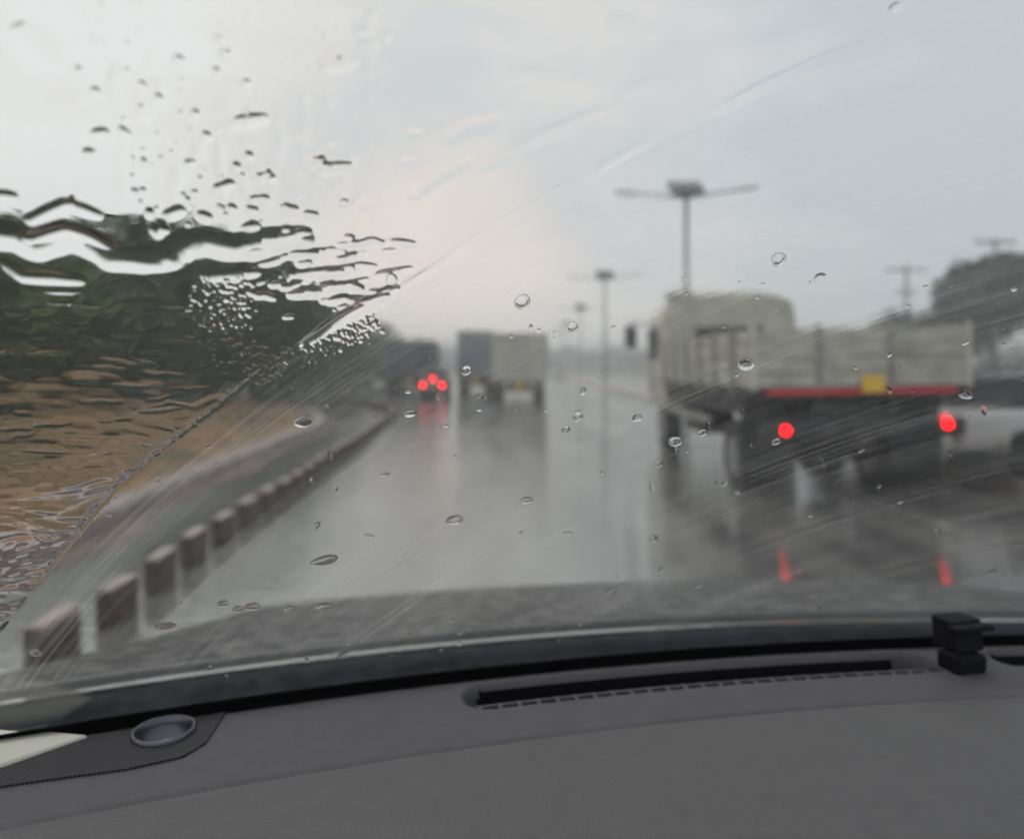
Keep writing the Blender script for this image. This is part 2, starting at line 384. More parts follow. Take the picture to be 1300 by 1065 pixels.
# small trailer beside it: dark boxy vehicle further left
def car(name, label, loc, w, Lh, hgt, paint, lit=None, rz=0., group=None):
    t = thing(name, label, 'car', loc, rz, group); hw = w / 2
    lower = [(0, .32), (-.02, .55), (.03, .95), (.15, 1.0), (Lh*.72, .98), (Lh*.97, .8), (Lh, .5), (Lh - .05, .3)]
    obj('body', prism(lower, -hw, hw), paint, t, bevel=.07)
    ca = prism([(.12, .98), (.42, hgt), (Lh*.5, hgt + .02), (Lh*.72, .98)], -hw + .1, hw - .1); obj('cabin', ca, paint, t, bevel=.06)
    q = bmesh.new(); v = [q.verts.new(p) for p in ((-hw+.2, .115, 1.03), (hw-.2, .115, 1.03), (hw-.26, .37, hgt - .07), (-hw+.26, .37, hgt - .07))]; q.faces.new(v)
    bmesh.ops.solidify(q, geom=q.faces[:], thickness=-.02)
    for a in q.verts: a.co.y -= .005
    obj('rear_window', q, M['glassdark'], t)
    for s in (-1, 1):
        a = B(s*(hw-.1) - .012, s*(hw-.1) + .012, .75, Lh*.6, 1.05, hgt - .1); obj('side_window', a, M['glassdark'], t)
        for yy in (.65, Lh - .75): wheel(t, s * (hw - .1), yy, .31, .22)
        obj('tail_lamp', B(s*(hw-.17) - .05, s*(hw-.17) + .05, -.055, .02, .6, .71), lit or M['lampoff'], t, bevel=.02)
    if lit: obj('brake_lamp', B(-.05, .05, .02, .1, .88, .98), lit, t, bevel=.01)
    obj('bumper', B(-hw + .05, hw - .05, -.07, .03, .28, .5), M['chassis'], t, bevel=.03)
    obj('number_plate', B(-.19, .19, -.085, -.072, .53, .64), M['cream'], t)
    return t
D = 33
car('small_car', 'small dark car with three lit red brake lights in front of the slate truck', (gx(549, D), D, 0), 1.2, 3.3, 1.4, M['darkred'], M['taillightfar'])
SC_ = car('silver_car', 'pale silver car at the right edge beside the near truck', (6.05, 8.9, 0), 1.75, 4.2, 1.4, M['silver'], rz=0)
for c_ in SC_.children:
    if c_.name.startswith('cabin'): c_.data.materials[0] = M['glassdark']
car('dark_car', 'dark car at the extreme right edge, only a sliver of its nose showing', (6.36, 4.15, 0), 1.8, 4.1, 1.3, M['darkpaint'])
car('silver_car', 'distant pale car beyond the left bend of the divider', (gx(462, 50), 50, 0), 1.7, 4, 1.5, M['silver'], rz=R(40))
car('silver_car', 'faint distant car in the mist near the horizon', (gx(712, 95), 95, 0), 1.8, 4, 1.6, M['silver'])

# near flat bed truck -------------------------------------------------
TR = thing('cargo_truck', 'cream truck with a low slatted cargo bed and two lit red tail lights, right foreground', 'truck', (3.79, 8.0, 0), R(-.9))
TR.rotation_euler = (0, R(-1.0), R(-.6))
W2 = 1.19; zb0, zb1 = 1.28, 1.93
bm = B(-W2, W2, .05, 4.75, zb0 - .12, zb0); obj('bed_floor', bm, M['chassis'], TR)
# tailgate and side walls as horizontal boards between posts
def boards(name, ax, pos, a0, a1, n, m):
    bm = bmesh.new(); hh = (zb1 - zb0) / n
    for i in range(n):
        z0 = zb0 + i * hh + .012; z1 = zb0 + (i + 1) * hh - .012
        if ax == 'y': box(bm, a0, a1, pos, pos + .035, z0, z1)
        else: box(bm, pos, pos + .035, a0, a1, z0, z1)
    return obj(name, bm, m, TR, bevel=.006)
boards('tailgate', 'y', 0, -W2 + .06, W2 - .06, 4, M['bedgrey'])
boards('side_wall', 'x', -W2, .06, 4.7, 4, M['bedgrey']); boards('side_wall', 'x', W2 - .035, .06, 4.7, 4, M['bedgrey'])
boards('front_wall', 'y', 4.72, -W2 + .06, W2 - .06, 4, M['bedgrey'])
for x in (-W2 + .03, -.45, .33, W2 - .03): obj('gate_post', B(x - .035, x + .035, -.03, -.002, zb0 - .02, zb1 + .03), M['bedpost'] if abs(x) < 1 else M['cream'], TR, bevel=.008)
for y in (.6, 1.4, 2.2, 3.0, 3.8, 4.6):
    for s in (-1, 1): obj('side_post', B(s*(W2+.018) - .016, s*(W2+.018) + .016, y - .04, y + .04, zb0 - .1, zb1 + .03), M['bedpost'], TR)
obj('reflector_strip', B(-W2 + .18, W2 - .16, -.02, .045, zb0 - .075, zb0 - .015), M['redstripe'], TR)
obj('number_plate', B(.0, .24, -.045, -.033, zb0 - .06, zb0 + .12), M['plate'], TR, bevel=.006)
bm = bmesh.new(); box(bm, -.48, -.34, .1, 5.2, .86, 1.14); box(bm, .34, .48, .1, 5.2, .86, 1.14)
for y in (.15, 1.0, 2.6, 4.0): box(bm, -.34, .34, y, y + .1, .9, 1.1)
obj('chassis', bm, M['chassis'], TR)
obj('rear_bumper', B(-W2 + .1, W2 - .1, -.06, .06, .74, .93), M['chassis'], TR, bevel=.015)
obj('spare_wheel_rack', B(-.4, .3, .7, 1.3, .55, .8), M['chassis'], TR, bevel=.04)
for s, xx, zz in ((-1, -.85, .83), (1, .87, .875)):
    hs = obj('lamp_housing', B(xx - .2, xx + .2, -.1, -.062, zz - .075, zz + .075), M['chassis'], TR, bevel=.015)
    bm = bmesh.new(); tube(bm, (xx, -.1, zz), (xx, -.125, zz), .042, .038, 20); obj('tail_lamp', bm, M['taillight'], TR)
for s in (-1, 1):
    obj('mud_flap', B(s*.86 - .28, s*.86 + .28, .52, .545, .28, 1.16), M['chassis'], TR)
    wheel(TR, s * .96, 1.1, .43, .24); wheel(TR, s * .68, 1.1, .43, .22); wheel(TR, s * 1.0, 5.3, .43, .26)
bm = bmesh.new(); tube(bm, (-.6, 1.1, .43), (.6, 1.1, .43), .09, .09, 12); tube(bm, (-.2, 1.1, .43), (.2, 1.1, .43), .22, .22, 14)
obj('rear_axle', bm, M['chassis'], TR)
obj('side_guard', B(-W2 + .03, -W2 + .08, 1.9, 4.5, .75, .86), M['bedpost'], TR)
obj('fuel_tank', B(-1.1, -.6, 2.6, 3.6, .55, 1.0), M['chassis'], TR, bevel=.06)
obj('skirt', B(-W2 + .01, -W2 + .04, .3, 4.7, .98, 1.15), M['chassis'], TR)
# cab with an arched tall roof
prof = [(-1.13, .75), (-1.17, 1.4), (-1.15, 2.45), (-1.05, 2.66), (-.8, 2.76), (-.3, 2.8), (.4, 2.8), (.85, 2.74), (1.12, 2.62), (1.17, 2.3), (1.17, 1.4), (1.13, .75)]
bm = bmesh.new(); y0, y1 = 4.95, 6.75
a = [bm.verts.new((x, y0, z)) for x, z in prof]; b = [bm.verts.new((x * .98, y1, z if z < 1.8 else 1.8 + (z - 1.8) * .86)) for x, z in prof]
bm.faces.new(a); bm.faces.new(b[::-1])
for i in range(len(prof)): bm.faces.new((a[i], b[i], b[(i+1) % len(prof)], a[(i+1) % len(prof)]))
bmesh.ops.recalc_face_normals(bm, faces=bm.faces)
cab = obj('cab', bm, M['cream'], TR, bevel=.04)
obj('rear_window', B(-.6, .6, y0 - .014, y0 + .01, 1.95, 2.2), M['glassdark'], cab)
for s in (-1, 1):
    obj('cab_window', B(s*1.172 - .01, s*1.172 + .01, 5.5, 6.4, 1.65, 2.2), M['glassdark'], cab)
    bm = bmesh.new(); tube(bm, (s*1.15, 6.7, 2.35), (s*1.42, 6.85, 2.4), .018, .018, 8); tube(bm, (s*1.42, 6.85, 2.4), (s*1.42, 6.85, 1.85), .018, .018, 8)
    mr = obj('wing_mirror', bm, M['chassis'], TR)
    obj('mirror_head', B(s*1.44 - .12, s*1.44 + .12, 6.8, 6.88, 1.9, 2.33), M['chassis'], mr, bevel=.03)
obj('roof_deflector', B(-1.0, -.6, 5.0, 5.6, 2.72, 2.83), M['bedpost'], TR, bevel=.02)

# ---------------------------------------------------------------- own car (interior + bonnet)
YAW = math.atan(.25); ux = np.array([math.cos(YAW), math.sin(YAW), 0]); uy = np.array([-math.sin(YAW), math.cos(YAW), 0])
CAR = thing('car', 'car we ride in: grey dashboard, dark shaded vent, wet windscreen and dark bonnet edge', 'car', (0, 1.12, 0), YAW)
O = np.array([0, 1.12, 0.])
K = .13; RAKE = math.radians(48); ZG = 1.02; Q = 1.45; TA = math.tan(RAKE)
def to_car(X, Y):   # world -> car frame (a across, b forward)
    dx, dy = X - O[0], Y - O[1]
    return dx * ux[0] + dy * ux[1], dx * uy[0] + dy * uy[1]
def from_car(a, b): return O[0] + a * ux[0] + b * uy[0], O[1] + a * ux[1] + b * uy[1]
def glass_hit(px, py):
    """where the line of sight through a pixel meets the raked, bowed windscreen"""
    px = np.asarray(px, float); py = np.asarray(py, float)
    dx = (px - CX) / F; dz = (HY - py) / F
    lo = np.full(np.broadcast(dx, dz).shape, .02); hi = np.full_like(lo, 3.)
    def f(t):
        a, b = to_car(dx * t, t); return b + K * a * a + (H + dz * t - ZG) / TA
    for _ in range(44):
        mid = (lo + hi) / 2; v = f(mid); lo = np.where(v < 0, mid, lo); hi = np.where(v < 0, hi, mid)
    t = (lo + hi) / 2; X = dx * t; Y = t; Z = H + dz * t
    a, b = to_car(X, Y)
    return a, b, Z
def glass_normal(a):
    na, nb, nz = 2 * K * a, np.ones_like(a), np.full_like(a, 1 / TA)
    l = np.sqrt(na**2 + nb**2 + nz**2); return na / l, nb / l, nz / l
def metric(px, py):
    a, b, z = glass_hit(px, py); return a, (z - ZG) / math.sin(RAKE)

# lattice: dense over the picture, coarse around it
pxs = np.concatenate([np.arange(-420, -30, 30), np.arange(-30, 1330, 1.6), np.arange(1330, 1800, 30)])
pys = np.concatenate([np.arange(-420, -30, 30), np.arange(-30, 905, 1.6), np.arange(905, 960, 11)])
PX, PY = np.meshgrid(pxs, pys); A, Bb, Z = glass_hit(PX, PY); S = (Z - ZG) / math.sin(RAKE)
def vnoise(x, y, seed):
    r = np.random.default_rng(seed); T = r.uniform(-1, 1, (256, 256))
    xi = np.floor(x).astype(int); yi = np.floor(y).astype(int); fx = x - xi; fy = y - yi
    fx = fx**3 * (fx * (fx * 6 - 15) + 10); fy = fy**3 * (fy * (fy * 6 - 15) + 10)
    g = lambda i, j: T[(xi + i) % 256, (yi + j) % 256]
    return (g(0,0)*(1-fx) + g(1,0)*fx)*(1-fy) + (g(0,1)*(1-fx) + g(1,1)*fx)*fy
# edge between unwiped (upper left) and wiped glass, photo pixels
EDGE = [(-400, 1250), (0, 800), (62, 721), (115, 654), (148, 616), (210, 565), (269, 519), (331, 469), (385, 435), (420, 412), (470, 385), (500, 368), (560, 333), (600, 307), (650, 275), (740, 224), (788, 199), (900, 145), (1030, 81), (1246, 5), (1800, -180)]
ex = np.array([e[0] for e in EDGE], float); ey = np.array([e[1] for e in EDGE], float)
dense = np.arange(-100, 1400, 8.); edy = np.interp(dense, ex, ey)
am, sm = metric(dense, edy)
# wiper pivot: least squares circle through the edge
sel = (dense > 40) & (dense < 1260)
Aq = np.stack([am[sel], sm[sel], np.ones(sel.sum())], 1); bq = am[sel]**2 + sm[sel]**2
cc = np.linalg.lstsq(Aq, bq, rcond=None)[0]; pa, ps = cc[0] / 2, cc[1] / 2; pr = math.sqrt(cc[2] + pa**2 + ps**2)
print('pivot', pa, ps, 'radius', pr)
RAD = np.hypot(A - pa, S - ps); ANG = np.arctan2(S - ps, A - pa)
edge_y = np.interp(PX, ex, ey)
above = (edge_y - PY)                              # pixels above the wiped edge
def sstep(x, a, b):
    t = np.clip((x - a) / (b - a), 0, 1); return t * t * (3 - 2 * t)
wet = sstep(above, -1.5, 5)
hgt = np.zeros_like(A)
def ripple(sa, ss, ang, seed, amp):
    c, s = math.cos(ang), math.sin(ang); x = (A * c + S * s) / sa / Q; y = (-A * s + S * c) / ss / Q
    return Q * amp * vnoise(x + 40, y + 40, seed)
# thin uneven film over the unwiped glass
lowz = sstep(PY, 300, 350) * sstep(-PX, -440, -300)  # region over trees and bank
wob = vnoise(A / .05 + 9, S / .05 + 9, 90) * .012
film = ripple(.09, .05, .15, 1, .0007) + ripple(.035, .022, -.2, 2, .00022)
A2, S2 = A + wob, S + wob
def ripple2(sa, ss, ang, seed, amp):
    c, s = math.cos(ang), math.sin(ang); x = (A2 * c + S2 * s) / sa / Q; y = (-A2 * s + S2 * c) / ss / Q
    return Q * amp * vnoise(x + 60, y + 60, seed)
rip = ripple2(.024, .0085, .1, 3, .00042) + ripple2(.011, .0042, -.05, 4, .0002) + ripple2(.05, .02, .3, 5, .0005)
fine = ripple2(.0065, .0026, .3, 6, .00016) * sstep(PY, 600, 720)
hgt += wet * (film + rip * (.10 + .9 * lowz) * (.5 + .5 * vnoise(A / .06, S / .06, 12)) + fine)
# ridges of water: polylines in photo pixels with metric half width and height
def ridge(pts, w, h, mask=None, taper=True):
    global hgt
    q = np.array(pts, float); n = max(2, int(np.hypot(*np.diff(q, axis=0).T).sum() / 5))
    d = np.concatenate([[0], np.cumsum(np.hypot(*np.diff(q, axis=0).T))]); tt = np.linspace(0, d[-1], n)
    xs = np.interp(tt, d, q[:, 0]); yv = np.interp(tt, d, q[:, 1])
    ra, rs = metric(xs, yv)
    m = max(22, 60)
    i0, i1 = np.searchsorted(pys, yv.min() - m), np.searchsorted(pys, yv.max() + m)
    j0, j1 = np.searchsorted(pxs, xs.min() - m), np.searchsorted(pxs, xs.max() + m)
    a, s = A[i0:i1, j0:j1], S[i0:i1, j0:j1]
    best = np.full(a.shape, 1e9); bt = np.zeros(a.shape)
    for k in range(n - 1):
        vx, vy = ra[k+1] - ra[k], rs[k+1] - rs[k]; l2 = vx*vx + vy*vy + 1e-12
        t = np.clip(((a - ra[k]) * vx + (s - rs[k]) * vy) / l2, 0, 1)
        dd = (a - ra[k] - t*vx)**2 + (s - rs[k] - t*vy)**2; up = dd < best
        best = np.where(up, dd, best); bt = np.where(up, (k + t) / (n - 1), bt)
    tp = np.sqrt(np.clip(4 * bt * (1 - bt), 0.0, 1)) if taper else 1.
    ww = w * (.45 + .55 * tp)
    r2 = best / (ww * ww)
    prof = np.clip(1 - r2, 0, None) ** 1.5 
    hgt[i0:i1, j0:j1] += 1.2 * h * prof * tp
mm = .001 * Q
def wig(x0, y0, x1, y1, amp, n=7, seed=0):
    r = random.Random(seed); return [(x0 + (x1-x0)*i/(n-1), y0 + (y1-y0)*i/(n-1) + r.uniform(-amp, amp)) for i in range(n)]
ridge([(-20, 296), (20, 300), (42, 312), (62, 306), (85, 300), (110, 308), (140, 326), (180, 330), (212, 326), (235, 312), (262, 308), (300, 316), (345, 306), (378, 304)], 9*mm, 1.35*mm, taper=False)
ridge([(30, 306), (60, 296), (80, 290), (110, 298), (150, 318)], 5*mm, 1.0*mm)
ridge([(0, 330), (30, 350), (70, 352), (110, 356)], 5*mm, .9*mm)
ridge([(35, 282), (60, 270), (84, 260), (105, 266), (130, 275)], 4*mm, 1.1*mm)
ridge([(255, 352), (290, 347), (330, 342)], 7*mm, 1.2*mm)
for p in [(-10, 248, 24, 250), (405, 85, 452, 80), (292, 158, 342, 150), (394, 218, 455, 212), (218, 74, 238, 80), (278, 68, 298, 74), (304, 110, 320, 106), (242, 142, 254, 148), (255, 170, 268, 178),
          (270, 244, 297, 230), (325, 226, 350, 226), (328, 252, 342, 252), (210, 276, 234, 264), (250, 272, 268, 278), (310, 288, 330, 284), (288, 264, 300, 264), (312, 264, 328, 266), (354, 264, 380, 266),
          (382, 272, 405, 274), (430, 260, 442, 254), (358, 290, 372, 292), (436, 300, 450, 302), (400, 350, 450, 338), (364, 374, 410, 372), (440, 360, 460, 366), (115, 172, 140, 168), (150, 166, 162, 166),
          (1128, 10, 1148, 6), (204, 288, 212, 296), (294, 212, 306, 210), (308, 198, 322, 196), (95, 88, 104, 92), (115, 118, 128, 116), (196, 124, 208, 126), (178, 110, 186, 108), (272, 50, 286, 52), (270, 92, 280, 90)]:
    x0, y0, x1, y1 = p; ln = math.hypot(x1-x0, y1-y0)
    ridge([(x0, y0), ((x0+x1)/2, (y0+y1)/2 + random.uniform(-2, 2)), (x1, y1)], (2.4 + ln * .035)*mm, (.75 + ln * .011)*mm)
# secondary small ripples and beads to the right, and along the edge of the unwiped zone
for i in range(46):
    x = random.uniform(310, 500); y = random.uniform(300, 420)
    if y > np.interp(x, ex, ey) - 6: continue
    l = random.uniform(14, 60); ridge([(x, y), (x + l*.5, y - random.uniform(-2, 5)), (x + l, y - random.uniform(-3, 12))], random.uniform(2, 4)*mm, random.uniform(.35, .9)*mm)
for i in range(60):
    x = random.uniform(60, 520); y = random.uniform(0, 300); l = random.uniform(8, 26)
    ridge([(x, y), (x + l*.5, y + random.uniform(-3, 3)), (x + l, y + random.uniform(-4, 4))], random.uniform(2.2, 5)*mm, random.uniform(.22, .6)*mm)
for i in range(26):
    x = random.uniform(120, 480); y = random.uniform(-10, 230); l = random.uniform(30, 90)
    ridge([(x, y), (x + random.uniform(-4, 4), y + l*.5), (x + random.uniform(-6, 6), y + l)], random.uniform(3, 6)*mm, random.uniform(.2, .45)*mm)
for i in range(110):
    x = random.uniform(150, 480); y = random.uniform(10, 290); l = random.uniform(3, 9)
    ridge([(x, y), (x + l, y + random.uniform(-2, 2))], random.uniform(1., 2.)*mm, random.uniform(.2, .55)*mm)
ridge([(380, 439), (400, 428), (420, 413), (445, 398), (470, 386), (506, 363)], 5.5*mm, 2.1*mm)
ridge([(60, 722), (115, 654), (148, 616), (210, 565), (269, 519), (331, 469), (385, 435)], 1.3*mm, .38*mm, taper=False)
ridge([(500, 368), (560, 333), (600, 307), (650, 275), (740, 224), (788, 199), (830, 178)], 4.*mm, .6*mm)
ridge([(890, 152), (960, 113), (1030, 81), (1130, 44), (1246, 5)], 4.*mm, .6*mm)
ridge(wig(600, 330, 800, 190, 4), 4*mm, .5*mm); ridge(wig(780, 118, 870, 98, 4), 5*mm, .55*mm); ridge(wig(640, 92, 720, 100, 5), 5*mm, .7*mm); ridge(wig(770, 20, 830, 50, 5), 6*mm, 1.1*mm); ridge(wig(560, 175, 640, 150, 5), 5*mm, .8*mm); ridge(wig(520, 245, 600, 200, 5), 5*mm, .8*mm)
ridge(wig(600, 215, 770, 135, 5), 4.5*mm, .8*mm); ridge([(1050, 12), (1075, 4), (1090, -8)], 5*mm, .4*mm); ridge(wig(540, 20, 700, 60, 10), 9*mm, .4*mm)
ridge([(20, 30), (45, 60), (60, 90)], 9*mm, 1.6*mm); ridge([(100, 8), (130, 5)], 7*mm, 1.*mm)
for i in range(75):                                       # fine wisps over trees and bank
    x = random.uniform(-10, 330); y = random.uniform(365, 600); l = random.uniform(15, 85)
    if y + 6 > np.interp(x + l, ex, ey): continue
    ridge(wig(x, y, x + l, y + random.uniform(-8, 6), 1.5, 5, i), random.uniform(.9, 2.2)*mm, random.uniform(.12, .42)*mm)
for i in range(46):                                       # tiny ticks on the wiped glass
    x = random.uniform(330, 1290); y = random.uniform(480, 800); l = random.uniform(4, 11)
    ridge([(x, y), (x + l*.35, y + l*.5), (x + l*.3, y + l)], random.uniform(.5, .9)*mm, random.uniform(.15, .3)*mm)
# beads: spherical caps in metric coordinates
def bead(px, py, r, h):
    a0, s0 = metric(px, py); m = r * 1.1 / .0004
    i0, i1 = np.searchsorted(pys, py - m), np.searchsorted(pys, py + m); j0, j1 = np.searchsorted(pxs, px - m), np.searchsorted(pxs, px + m)
    r2 = ((A[i0:i1, j0:j1] - a0)**2 + (S[i0:i1, j0:j1] - s0)**2) / (r * r)
    hgt[i0:i1, j0:j1] = np.maximum(hgt[i0:i1, j0:j1], hgt[i0:i1, j0:j1] * .6 + h * np.clip(1 - r2, 0, None) ** .9)
for i in range(420):                                      # foamy cluster in front of the trees
    a = random.uniform(0, 6.28); q = random.random() ** .6; x, y = 282 + 46*q*math.cos(a), 382 + 40*q*math.sin(a)
    r = random.uniform(.55, 1.5)*mm; bead(x, y, r, r*.6)
for i in range(620):                                      # beaded band left by the wiper tip
    t = random.random(); w = random.gauss(0, 9)
    x, y = 318 + 158*t + w*.5, 478 - 76*t + w*.9
    r = random.uniform(.45, 1.05)*mm; bead(x, y, r, r*.62)
for i in range(130):
    t = random.random(); x = 60 + 330*t; y = np.interp(x, ex, ey) + random.gauss(0, 3); r = random.uniform(.5, 1.2)*mm; bead(x, y, r, r*.6)
for i in range(120):
    x, y = 300 + random.gauss(0, 18), 440 + random.gauss(0, 16); r = random.uniform(.5, 1.2)*mm
    if y < np.interp(x, ex, ey): bead(x, y, r, r*.6)
for i in range(90):
    x, y = random.uniform(460, 560), random.uniform(440, 640); bead(x, y, random.uniform(.3, .6)*mm, .00018)
for i in range(260):                                      # stray specks on wiped glass
    x = random.uniform(100, 1300); y = random.uniform(300, 860)
    if y < np.interp(x, ex, ey): continue
    r = random.uniform(.35, .8)*mm; bead(x, y, r, r*.3)
for i in range(60):
    x = random.uniform(250, 1300); y = 840 - .07*(x-300) + random.gauss(0, 14); r = random.uniform(.5, 1.2)*mm; bead(x, y, r, r*.4)
# fade the film out at the frame of the lattice
na, nb, nz = glass_normal(A)
out = np.stack([A + na*hgt, Bb + nb*hgt, Z + nz*hgt], -1); inn = np.stack([A - na*.005, Bb - nb*.005, Z - nz*.005], -1)
h_, w_ = A.shape
def grid_mesh(name, V, faces_extra=None):
    pass
idx = np.arange(h_*w_).reshape(h_, w_)
fo = np.stack([idx[:-1, :-1], idx[:-1, 1:], idx[1:, 1:], idx[1:, :-1]], -1).reshape(-1, 4)
# coarse inner skin
ji = np.unique(np.concatenate([np.arange(0, w_, 12), [w_-1]])); ii = np.unique(np.concatenate([np.arange(0, h_, 12), [h_-1]]))
innc = inn[np.ix_(ii, ji)]; hh, wc = innc.shape[:2]; idc = np.arange(hh*wc).reshape(hh, wc) + h_*w_
fi = np.stack([idc[1:, :-1], idc[1:, 1:], idc[:-1, 1:], idc[:-1, :-1]], -1).reshape(-1, 4)
V = np.concatenate([out.reshape(-1, 3), innc.reshape(-1, 3)])
# edges: join at the shared stations
fe = []
for k in range(wc - 1):
    for row_o, row_c, flip in ((0, 0, 0), (h_-1, hh-1, 1)):
        loop = [idx[row_o, j] for j in range(ji[k], ji[k+1] + 1)]; f = loop + [idc[row_c, k+1], idc[row_c, k]]
        fe.append(f if flip else f[::-1])
for k in range(hh - 1):
    for col_o, col_c, flip in ((0, 0, 1), (w_-1, wc-1, 0)):
        loop = [idx[i, col_o] for i in range(ii[k], ii[k+1] + 1)]; f = loop + [idc[k+1, col_c], idc[k, col_c]]
        fe.append(f if flip else f[::-1])
quads = np.concatenate([fo, fi]); nq = len(quads)
loops = np.concatenate([quads.ravel()] + [np.array(f) for f in fe]); tot = np.concatenate([np.full(nq, 4), np.array([len(f) for f in fe])])
start = np.concatenate([[0], np.cumsum(tot)[:-1]])
me = bpy.data.meshes.new('windscreen'); me.vertices.add(len(V)); 
V[:, 0] += 0; me.vertices.foreach_set('co', V.astype(np.float32).ravel())
me.loops.add(len(loops)); me.loops.foreach_set('vertex_index', loops.astype(np.int32)); me.polygons.add(len(tot))
me.polygons.foreach_set('loop_start', start.astype(np.int32)); me.polygons.foreach_set('loop_total', tot.astype(np.int32))
mi = np.zeros(len(tot), np.int32); mi[len(fo):] = 1; me.polygons.foreach_set('material_index', mi)
me.polygons.foreach_set('use_smooth', np.array([True]*nq + [False]*len(fe)))
me.update(calc_edges=True)
at = me.attributes.new('arc', 'FLOAT_VECTOR', 'POINT')
arc = np.zeros((len(V), 3), np.float32); arc[:h_*w_, 0] = RAD.ravel(); arc[:h_*w_, 1] = ANG.ravel(); arc[:h_*w_, 2] = (1 - wet).ravel()
at.data.foreach_set('vector', arc.ravel())
vl = me.attributes.new('veil', 'FLOAT', 'POINT'); va_ = np.zeros(len(V), np.float32); va_[:h_*w_] = (.12 + .88*sstep(S, .12, .19)).ravel(); vl.data.foreach_set('value', va_)

def glass_mat(name, streaks):
    m = bpy.data.materials.new(name); m.use_nodes = True; nt = m.node_tree; N = nt.nodes; L = nt.links; N.remove(N['Principled BSDF'])
    g = N.new('ShaderNodeBsdfGlass'); g.inputs['IOR'].default_value = 1.29; g.inputs['Roughness'].default_value = 0.
    g.inputs['Color'].default_value = (.985, .99, .985, 1)
    outn = N['Material Output']
    if not streaks: L.new(g.outputs[0], outn.inputs['Surface']); return m
    at = N.new('ShaderNodeAttribute'); at.attribute_name = 'arc'
    sp = N.new('ShaderNodeSeparateXYZ'); L.new(at.outputs['Vector'], sp.inputs[0])
    def nz(sr, sa, det=3):
        mp = N.new('ShaderNodeMapping'); mp.inputs['Scale'].default_value = (sr, sa, 0); L.new(at.outputs['Vector'], mp.inputs[0])
        n = N.new('ShaderNodeTexNoise'); n.inputs['Scale'].default_value = 1; n.inputs['Detail'].default_value = det; L.new(mp.outputs[0], n.inputs['Vector']); return n
    n1, n2, n3 = nz(230, 2.2, 7), nz(90, 2.0, 2), nz(16, 3.5, 4); n1.inputs['Roughness'].default_value = .72
    md = N.new('ShaderNodeMapRange'); md.inputs['From Min'].default_value = .45; md.inputs['From Max'].default_value = .65; L.new(n3.outputs['Fac'], md.inputs['Value'])
    md.inputs['To Min'].default_value = .15
    add = N.new('ShaderNodeMath'); add.operation = 'MULTIPLY_ADD'; add.inputs[1].default_value = 1.0; L.new(n2.outputs['Fac'], add.inputs[0]); L.new(n1.outputs['Fac'], add.inputs[2])
    mul = N.new('ShaderNodeMath'); mul.operation = 'MULTIPLY'; L.new(add.outputs[0], mul.inputs[0]); L.new(sp.outputs['Z'], mul.inputs[1])
    mst = N.new('ShaderNodeMath'); mst.operation = 'MULTIPLY'; L.new(md.outputs[0], mst.inputs[0]); mst.inputs[1].default_value = 1.
    bp = N.new('ShaderNodeBump'); bp.inputs['Distance'].default_value = .000042; L.new(mst.outputs[0], bp.inputs['Strength']); L.new(mul.outputs[0], bp.inputs['Height'])
    L.new(bp.outputs[0], g.inputs['Normal'])
    # thin grime veil wiped into streaks
    tr = N.new('ShaderNodeBsdfTranslucent'); tr.inputs['Color'].default_value = (.9, .9, .88, 1)
    v = N.new('ShaderNodeMapRange'); v.inputs['From Min'].default_value = .45; v.inputs['From Max'].default_value = .68; v.inputs['To Min'].default_value = .008; v.inputs['To Max'].default_value = .15
    L.new(n1.outputs['Fac'], v.inputs['Value'])
    vm = N.new('ShaderNodeMath'); vm.operation = 'MULTIPLY'; L.new(v.outputs[0], vm.inputs[0])
    vz = N.new('ShaderNodeMapRange'); vz.inputs['To Min'].default_value = .1; vz.inputs['To Max'].default_value = 1.; L.new(sp.outputs['Z'], vz.inputs['Value']); L.new(vz.outputs[0], vm.inputs[1])
    mx = N.new('ShaderNodeMixShader'); 
    av = N.new('ShaderNodeAttribute'); av.attribute_name = 'veil'; v2 = N.new('ShaderNodeMath'); v2.operation = 'MULTIPLY'
    pm = N.new('ShaderNodeMath'); pm.operation = 'MULTIPLY'; pq = N.new('ShaderNodeMath'); pq.operation = 'ADD'; pq.inputs[1].default_value = .12; L.new(md.outputs[0], pq.inputs[0])
    L.new(vm.outputs[0], pm.inputs[0]); L.new(pq.outputs[0], pm.inputs[1]); L.new(pm.outputs[0], v2.inputs[0]); L.new(av.outputs['Fac'], v2.inputs[1]); L.new(v2.outputs[0], mx.inputs[0]); L.new(g.outputs[0], mx.inputs[1]); L.new(tr.outputs[0], mx.inputs[2])
    L.new(mx.outputs[0], outn.inputs['Surface'])
    return m
me.materials.append(glass_mat('wet_glass', True)); me.materials.append(glass_mat('clear_glass', False))
WS = obj('windscreen', me, None, CAR); WS['label'] = 'rain covered windscreen, running water upper left, wiped streaks elsewhere'
